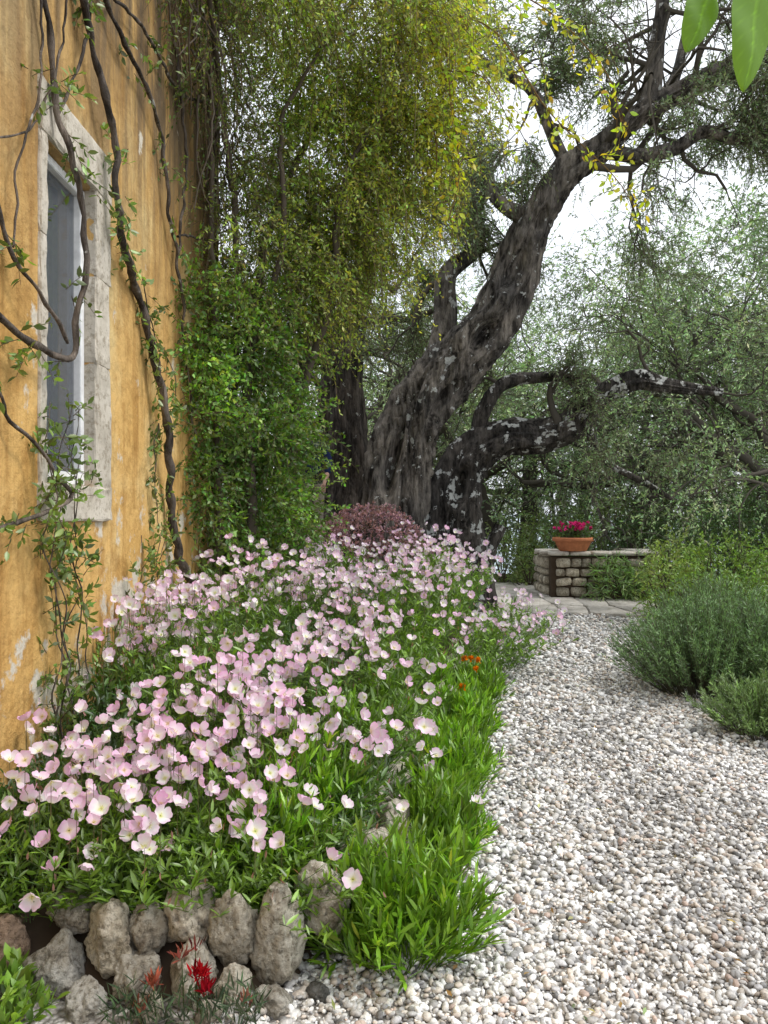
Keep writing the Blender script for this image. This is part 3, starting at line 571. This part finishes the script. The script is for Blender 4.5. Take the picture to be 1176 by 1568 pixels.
for (x,y,h,s) in spots:
    z0=float(gz(x,y)); tips=[]; p=np.array([x,y,z0-.1])
    tp=[p,p+[R.uniform(-.3,.3),0,.9],p+[R.uniform(-.6,.6),R.uniform(-.3,.3),h*.25-.45*z0]]
    P,r=catmull(tp,[.34,.24,.2],.15); tube(br,P,r,12,(.085,.075,.065),.35,(),x)
    for k in range(6):
        a=k*1.05+R.uniform(0,.6); el=R.uniform(-.2,1.25); d=np.array([math.cos(a)*math.cos(el),math.sin(a)*math.cos(el),math.sin(el)])
        grow(br,P[-1],d,h*.34*R.uniform(.8,1.15),.11,3,tips,.2,.0,3,1.0,.66)
    tips=[t for t in tips if t[0][2]>.9+z0*.7 and not(1.85/12<t[0][0]/t[0][1]<2.15/12 and t[0][2]<1.5)]
    tips=clump(tips,.7,-.14,x)
    sc=y/18
    if len(tips)>820: tips=[tips[i] for i in R.choice(len(tips),820,replace=False)]
    cc=np.array(OC)*R.uniform(1.0,1.35)*np.array([R.uniform(.9,1.15),1.0,.95])
    tn=nz3(np.array([t[0] for t in tips]),.9,x); cols=cc[None]*np.exp(tn[:,None]*1.4)
    twigs(lf,tw,tips,3,.42*sc**.5,10,.09*sc**.6,.034*sc**.6,cols,.45,1.0,LEAF4,.4,.3,(.16,.14,.12),.006)
lf.make('foliage',M_olive,False,G1); tw.make('twigs',M_twig,False,G1); br.make('trunks',M_twig,True,G1)

# ---------------------------------------------------------------- climbing vine
def vine_mass(name,groups,stems):
    E=empty(name); lf=Acc(); tw=Acc(); surf=[]
    for (ells,nper,col,ll,lw,droop,Lt,up,th) in groups:
        for (cx,cy,cz,rx,ry,rz) in ells:
            n=int(nper*(rx*ry+rx*rz+ry*rz)/3); d=rdir(n)
            f=R.uniform(.4,1.05,n)*np.array([1+.8*noise.noise(Vector(q)*2.4+Vector((cx*3,cy,cz*2))) for q in d])
            P=np.array([cx,cy,cz])+d*f[:,None]*np.array([rx,ry,rz]); k=(P[:,0]>-1.62)|(P[:,1]>7.95); P=P[k]; d=d[k]
            P[:,0]=np.where(P[:,1]<7.95,np.maximum(P[:,0],-1.57),P[:,0])
            nn=nz3(P,2.1); k=nn>th; P=P[k]; d=d[k]; nn=nn[k]
            if up<=0 and cx>-.8: surf+=[(P[i],d[i]) for i in range(0,len(P),26) if d[i][0]>-.1 and d[i][1]<.4]
            dd=nrm(d*.7+np.array([.1,-.1,up])); yl=np.clip((P[:,0]+.9)/1.3,0,1)[:,None]; c=np.array(col)[None]*np.hstack([1+.45*yl,1+.22*yl,1+0*yl])*np.exp(nn[:,None]*1.4)*R.uniform(.9,1.1)  # sunlit right side painted into the leaf colour as a brighter yellow
            twigs(lf,tw,list(zip(P,dd)),1,Lt,12,ll,lw,c,droop,.5,LEAF4,.4,.03,(.16,.12,.08),.003,.14)
    # loose trailing shoots that leave the mass and hang or arch outwards
    tips=[]
    for (p,d) in surf:
        if p[2]>6.6: continue
        L=R.uniform(.4,1.0); o=np.array([d[0],min(d[1],0),0])*R.uniform(.1,.45)+R.normal(size=3)*.08; pts=[p,p+o*.7+np.array([0,0,-.1*L]),p+o+np.array([0,0,-.5*L]),p+o*1.05+np.array([0,0,-L])]
        Q,r=catmull(pts,[.006,.005,.004,.003],.06); tube(tw,Q,r,4,(.2,.17,.09)); T=nrm(np.gradient(Q,axis=0)); tips+=[(Q[i],T[i]) for i in range(1,len(Q))]
    print('trails',len(surf),len(tips)); twigs(lf,None,tips,1,.12,5,.05,.021,(.30,.38,.07),.3,1.0,LEAF4,.4,.02,(.16,.12,.08),.003,.14)
    for s in stems:
        P,r=catmull(*s,.12); P=P+R.normal(size=P.shape)*.012; tube(tw,P,r,7,(.12,.10,.08))
    lf.make('foliage',M_bright,False,E); tw.make('stems',M_twig,False,E)
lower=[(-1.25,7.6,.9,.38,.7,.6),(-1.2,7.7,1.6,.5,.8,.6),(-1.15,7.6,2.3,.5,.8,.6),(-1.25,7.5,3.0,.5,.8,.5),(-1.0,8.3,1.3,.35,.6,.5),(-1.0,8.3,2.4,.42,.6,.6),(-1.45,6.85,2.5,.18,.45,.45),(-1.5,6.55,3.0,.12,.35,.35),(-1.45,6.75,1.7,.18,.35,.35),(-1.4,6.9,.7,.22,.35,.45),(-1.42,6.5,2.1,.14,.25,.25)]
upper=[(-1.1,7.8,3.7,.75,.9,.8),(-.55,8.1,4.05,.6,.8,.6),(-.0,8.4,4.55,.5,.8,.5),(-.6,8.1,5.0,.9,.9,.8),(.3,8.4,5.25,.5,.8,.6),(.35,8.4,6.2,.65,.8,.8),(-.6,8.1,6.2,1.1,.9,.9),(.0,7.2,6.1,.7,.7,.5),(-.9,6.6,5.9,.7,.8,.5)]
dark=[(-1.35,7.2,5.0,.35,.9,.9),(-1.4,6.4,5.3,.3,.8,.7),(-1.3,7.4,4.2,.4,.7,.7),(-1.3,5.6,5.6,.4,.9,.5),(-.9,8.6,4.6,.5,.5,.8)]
stems=[([(-1.3,7.3,.2),(-1.2,7.4,1.5),(-1.25,7.5,3),(-1.0,7.7,4.4),(-.5,8,5.6)],[.05,.05,.045,.035,.02]),
       ([(-1.0,8.0,.2),(-.95,8.1,2.0),(-.6,8.2,3.8),(0,8.4,5.2),(.3,8.5,6.4)],[.07,.065,.05,.035,.02]),
       ([(-.9,8.0,2.4),(-.5,7.8,3.6),(-.4,7.7,4.6),(.1,7.7,5.4)],[.04,.035,.025,.012]),
       ([(-1.2,7.4,2.9),(-.9,7.3,3.9),(-.9,7.2,4.9),(-.5,7.2,5.7)],[.035,.03,.02,.012]),
       ([(-1.45,7.1,.3),(-1.42,7.0,2),(-1.45,6.9,3.6),(-1.4,6.6,5),(-1.2,6,5.7)],[.03,.03,.025,.02,.015]),
       ([(-1.4,7.6,2.5),(-1.3,7.2,4),(-1.35,6.8,4.9),(-1.3,5.8,5.4),(-1.3,4.8,5.6)],[.03,.03,.025,.02,.01])]
for k in range(22):
    y=R.uniform(5.4,7.6); z=R.uniform(4.5,6); stems.append(([(-1.45,y,z),(-1.4+R.uniform(-.1,.2),y+R.uniform(-.3,.4),z-.5),(-1.42,y+R.uniform(-.5,.6),z-R.uniform(.7,1.5))],[.01,.008,.004]))
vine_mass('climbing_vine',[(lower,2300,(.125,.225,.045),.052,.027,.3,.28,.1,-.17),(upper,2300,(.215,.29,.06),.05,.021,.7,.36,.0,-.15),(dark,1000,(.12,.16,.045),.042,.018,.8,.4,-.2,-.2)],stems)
ye=Acc(); yt=Acc(); tips=[]
for (pts) in [[(.35,8,6.4),(.6,7.8,5.6),(.7,7.6,4.7),(.6,7.6,4.2)],[(.3,7.8,6.3),(1.0,7.6,6.0),(1.5,7.5,5.2),(2.1,7.5,4.6),(2.3,7.5,4.3)],[(.4,7.8,6.5),(1.3,7.6,6.3),(2.0,7.5,5.6),(2.2,7.5,5.0)],[(.2,7.8,6.2),(.5,7.7,5.7),(.9,7.5,5.5),(1.2,7.5,5.0)],[(.0,7.9,5.6),(.45,7.8,5.2),(.5,7.7,4.6)],[(.2,7.7,6.5),(.6,7.5,6.2),(.8,7.4,5.8)],[(.3,7.7,6.3),(.55,7.5,5.8),(.62,7.4,5.0)]]:
    P,r=catmull(pts,np.linspace(.012,.004,len(pts)),.08); tube(yt,P,r,4,(.2,.13,.06)); T=nrm(np.gradient(P,axis=0))
    tips+=[(P[i],T[i]) for i in range(0,len(P))]
twigs(ye,yt,tips,2,.2,4,.075,.042,(.56,.62,.06),.3,1.0,LEAF8,.3,.05,(.2,.12,.05),.003,.17)
E=empty('trailing_creeper'); ye.make('foliage',M_bright,True,E); yt.make('stems',M_twig,False,E)

# ---------------------------------------------------------------- wisteria stems on wall
ws2=Acc(); wl=Acc(); tips=[]
def wst(pts,rad,leaf=0):
    P=[(XW+.05+(p[2] if len(p)>2 else 0),p[0],p[1]) for p in pts]; Q,r=catmull(P,np.interp(np.arange(len(P)),[0,len(P)-1],rad),.04)
    Q=Q+np.array([[.025*noise.noise(Vector((a*7,b2*7,c*7))),.05*noise.noise(Vector((a*3,b2*3,c*4+7)))+.02*noise.noise(Vector((a*9,b2*9,c*9))),.02*noise.noise(Vector((a*5,b2*5+9,c*5)))] for a,b2,c in Q])
    r=.56*r*np.array([1+.45*noise.noise(Vector((a*11,b2*11,c*11))) for a,b2,c in Q]); tube(ws2,Q,r,10,(1,1,1))
    if leaf:
        T=nrm(np.gradient(Q,axis=0)); tips.extend([(Q[i],T[i]) for i in R.choice(len(Q),leaf)])
wst([(4.1,4.5),(4.18,4.11),(4.57,3.62,.03),(4.62,3.2,.05),(5.0,2.97),(5.29,2.77),(5.67,2.09,.05),(5.92,1.59),(6.1,1.15,.03),(6.4,.89,.08),(6.5,.3,.18)],[.03,.06],60)
wst([(3.7,4.3),(3.75,3.84),(3.85,3.45),(3.9,3.16,.06),(3.98,2.77,.1),(3.9,2.45,.08),(3.94,2.24,.05),(3.65,2.24,.03),(3.4,2.23,.05),(3.1,2.3)],[.026,.028],16)
wst([(3.2,2.9),(3.4,2.56),(3.65,2.43,.05),(3.86,2.30,.05)],[.018,.016]); wst([(3.2,2.05),(3.4,1.88),(3.58,1.79,.03),(3.79,1.62,.08),(3.82,1.56,.08),(3.4,1.45,.03),(3.1,1.4)],[.012,.02],10)
wst([(4.3,4.7),(4.57,4.35),(5.59,4.18),(5.92,3.63),(6.13,3.41),(6.29,3.01),(6.5,2.6),(6.7,2.0)],[.028,.016],26); wst([(6.0,5.0),(6.19,4.72),(6.39,4.21),(6.13,3.41)],[.024,.018])
wst([(6.13,3.58),(6.9,3.8),(7.75,4.05)],[.018,.012]); wst([(3.6,4.4),(3.7,3.8),(3.6,3.3),(3.45,2.9),(3.4,2.6)],[.012,.008],5); wst([(4.0,4.3),(3.95,3.8),(3.6,3.2),(3.3,3.0)],[.012,.008])
wst([(4.9,4.9),(4.5,4.5),(4.2,3.9),(3.9,3.4)],[.02,.012],6); wst([(5.6,5.1),(5.0,4.8),(4.4,4.4),(3.6,4.0),(3.2,3.7)],[.018,.014]); wst([(7.0,5.0),(6.2,4.7),(5.2,4.6),(4.2,4.25)],[.025,.016],6)
wst([(5.2,3.0),(5.5,2.7),(5.7,2.4,.1),(5.75,2.1)],[.008,.004],14); wst([(5.6,2.1),(5.5,1.8),(5.62,1.4)],[.008,.004],12)
for k in range(9):
    y=R.uniform(3.45,4.3) if k<6 else R.uniform(5,6.5); z=R.uniform(1.1,2.0); pts=[(y,.25,.05)]
    while pts[-1][1]<z: pts.append((pts[-1][0]+R.uniform(-.08,.08),pts[-1][1]+.22,R.uniform(.0,.06)))
    wst(pts,[.008,.004],14)
EW=empty('wisteria'); ws2.make('woody_stems',M_stem,True,EW)
wtw=Acc(); twigs(wl,wtw,tips,2,.14,7,.05,.026,(.15,.23,.05),.2,1.0,LEAF8,.35,.03,(.12,.09,.06),.0025); wl.make('foliage',M_leaf,True,EW); wtw.make('twigs',M_twig,False,EW)

# ---------------------------------------------------------------- overhanging leaves top right
def bigleaf(acc,p,d,up,Ln,Wd,col,seed):
    nu,nv=17,41; V=[];C=[]; d=nrm(np.array([d],float)); s=nrm(np.cross(d,np.array([up],float))); n=np.cross(s,d)
    for i in range(nv):
        t=i/(nv-1); w=Wd*.5*(math.sin(math.pi*min(1,t**.85))**.75)*(1-.15*t)
        for j in range(nu):
            u=(j/(nu-1)-.5)*2; vein=abs(math.sin((t*8-abs(u)*1.3)*math.pi)); ve=math.exp(-(vein/.16)**2)
            z=-.02*t*t*Ln/.16-.010*u*u-.0016*ve*(1-abs(u)*.5)+(0 if j!=nu//2 else -.002)+.003*math.sin(t*11+u*2)
            V.append(np.array(p)+d[0]*t*Ln+s[0]*u*w+n[0]*z); k=1+.34*ve*(1-abs(u)*.6); k=k*1.4 if j==nu//2 else k; C.append(np.array(col)*k)
    i=(np.arange(nv-1)[:,None]*nu+np.arange(nu-1)[None]).ravel(); q=np.stack([i,i+1,i+nu+1,i+nu],1).ravel(); acc.add(np.array(V),q,np.arange(len(i))*4,np.array(C))
bl=Acc(); bigleaf(bl,(.735,1.6,2.57),(-.02,.0,-1),(.35,-1,.1),.23,.11,(.17,.34,.03),1); bigleaf(bl,(.655,1.62,2.56),(-.25,.05,-1),(.6,-1,.1),.14,.095,(.15,.31,.03),2); bigleaf(bl,(.82,1.6,2.6),(.4,.05,-1),(-.2,-1,.1),.16,.08,(.15,.30,.03),3)
bt=Acc(); tube(bt,*catmull([(1.8,1.9,2.9),(1.2,1.7,2.75),(.8,1.6,2.62),(.66,1.61,2.56)],[.012,.008,.005,.003],.04),6,(.12,.12,.05))
E=empty('overhanging_branch'); bl.make('leaves',M_bright,True,E); bt.make('twig',M_twig,True,E)

# ---------------------------------------------------------------- visitor behind the vine
def skinned(name,verts,edges,mat,parent,lv=2):
    me=bpy.data.meshes.new(name); me.from_pydata([v[:3] for v in verts],edges,[]); me.materials.append(mat)
    ob=bpy.data.objects.new(name,me); COL.objects.link(ob); ob.parent=parent
    md=ob.modifiers.new('skin','SKIN'); sv=me.skin_vertices[0].data if me.skin_vertices else None
    if sv is None:
        bm=bmesh.new(); bm.from_mesh(me); bm.verts.layers.skin.verify(); bm.to_mesh(me); bm.free(); sv=me.skin_vertices[0].data
    for k,v in enumerate(verts): sv[k].radius=(v[3],v[4] if len(v)>4 else v[3])
    sv[0].use_root=True; s=ob.modifiers.new('sub','SUBSURF'); s.levels=lv; s.render_levels=lv
    return ob
PS=empty('person_standing'); PS.location=(-.95,10.9,1.0); PS.rotation_euler=(0,0,math.radians(-25))
skinned('shirt_torso_and_sleeves',[(0,0,.98,.15,.11),(0,0,1.15,.14,.10),(0,0,1.33,.16,.10),(0,0,1.42,.07,.06),(.19,0,1.38,.065),(.25,-.01,1.15,.055),(.27,-.08,1.0,.048),(-.19,0,1.38,.065),(-.25,-.01,1.15,.055),(-.27,-.08,1.0,.048),(0,0,1.46,.055)],[(0,1),(1,2),(2,3),(3,4),(4,5),(5,6),(3,7),(7,8),(8,9),(3,10)],M_navy,PS)
skinned('trousers',[(0,0,.95,.14,.11),(.09,0,.82,.09),(.1,-.01,.48,.065),(.1,.01,.09,.05),(-.09,0,.82,.09),(-.1,-.01,.48,.065),(-.1,.01,.09,.05)],[(0,1),(1,2),(2,3),(0,4),(4,5),(5,6)],M_trou,PS)
for sx in (1,-1):
    skinned('forearm_and_hand',[(.27*sx,-.08,1.02,.036),(.27*sx,-.13,.93,.028),(.27*sx,-.17,.88,.022),(.27*sx,-.19,.83,.03,.016)],[(0,1),(1,2),(2,3)],M_skin,PS)
    for f in range(4): skinned('finger',[(.27*sx+(f-1.5)*.018,-.19,.83,.009),(.27*sx+(f-1.5)*.019,-.205,.79,.008),(.27*sx+(f-1.5)*.018,-.20,.755,.007)],[(0,1),(1,2)],M_skin,PS,1)
    skinned('thumb',[(.25*sx,-.185,.86,.010),(.235*sx,-.21,.82,.009),(.235*sx,-.22,.79,.008)],[(0,1),(1,2)],M_skin,PS,1)
    skinned('shoe',[(.1*sx,.05,.045,.045),(.1*sx,-.05,.04,.045),(.1*sx,-.16,.03,.035)],[(0,1),(1,2)],M_hair,PS)
bm=bmesh.new(); bmesh.ops.create_uvsphere(bm,u_segments=32,v_segments=24,radius=1)
for vv in bm.verts:
    p=vv.co; x,y,z=p.x*.078,p.y*.095,p.z*.118
    if p.z<0: x*=1+.28*p.z; y*=1+.12*p.z
    if p.y<-.2:
        y-=.024*math.exp(-((p.x/.16)**2+((p.z+.12)/.2)**2)); y+=.010*math.exp(-(((abs(p.x)-.36)/.15)**2+((p.z-.08)/.12)**2)); y-=.006*math.exp(-((p.x/.3)**2+((p.z+.48)/.07)**2))
    vv.co=Vector((x,y,z+1.6))
for f in bm.faces: f.smooth=True
me=bpy.data.meshes.new('head'); bm.to_mesh(me); bm.free(); me.materials.append(M_skin); ob=bpy.data.objects.new('head',me); COL.objects.link(ob); ob.parent=PS
skinned('neck',[(0,0,1.42,.055),(0,-.005,1.52,.05)],[(0,1)],M_skin,PS,1)
bm=bmesh.new(); bmesh.ops.create_uvsphere(bm,u_segments=32,v_segments=24,radius=1)
for vv in bm.verts:
    p=vv.co.copy(); k=1 if (p.y>-.25 or p.z>.5) else .86; kk=1+.04*noise.noise(p*6); vv.co=Vector((p.x*.087*k*kk,p.y*.104*k*kk+.008,max(p.z,-.35)*.128*k*kk+1.612))
for f in bm.faces: f.smooth=True
me=bpy.data.meshes.new('hair'); bm.to_mesh(me); bm.free(); me.materials.append(M_hair); ob=bpy.data.objects.new('hair',me); COL.objects.link(ob); ob.parent=PS

# ---------------------------------------------------------------- world, light, camera
w=bpy.data.worlds.new('World'); scn.world=w; w.use_nodes=True; nt=w.node_tree; bg=nt.nodes['Background']
S=Vector((.55,-.08,.8)).normalized()
sk=nt.nodes.new('ShaderNodeTexSky'); sk.sky_type='NISHITA'; sk.sun_disc=False; sk.sun_elevation=math.asin(S.z); sk.sun_rotation=math.atan2(S.x,S.y); sk.dust_density=4; sk.air_density=1
hs=nt.nodes.new('ShaderNodeHueSaturation'); hs.inputs['Saturation'].default_value=.4; hs.inputs['Value'].default_value=1.8; nt.links.new(sk.outputs[0],hs.inputs['Color'])
tc=nt.nodes.new('ShaderNodeTexCoord'); cl=noi(nt,tc.outputs['Generated'],2.5,6,.6); cc=ramp(nt,cl.outputs[0],[(.3,(7.6,8.2,9.0)),(.7,(10.6,10.8,11.0))])
nt.links.new(mix(nt,hs.outputs[0],cc,.8),bg.inputs[0]); bg.inputs[1].default_value=.15
sl=bpy.data.lights.new('sun','SUN'); sl.energy=2.0; sl.angle=math.radians(11); sl.color=(1,.96,.9); so=bpy.data.objects.new('sun',sl); COL.objects.link(so); so.rotation_euler=S.to_track_quat('Z','Y').to_euler()
cd=bpy.data.cameras.new('camera'); cam=bpy.data.objects.new('camera',cd); COL.objects.link(cam); cam.location=(0,0,1.5); cam.rotation_euler=(math.radians(90),0,0)
cd.sensor_fit='VERTICAL'; cd.sensor_height=24; cd.lens=19.13; cd.clip_start=.05; cd.clip_end=8000; scn.camera=cam
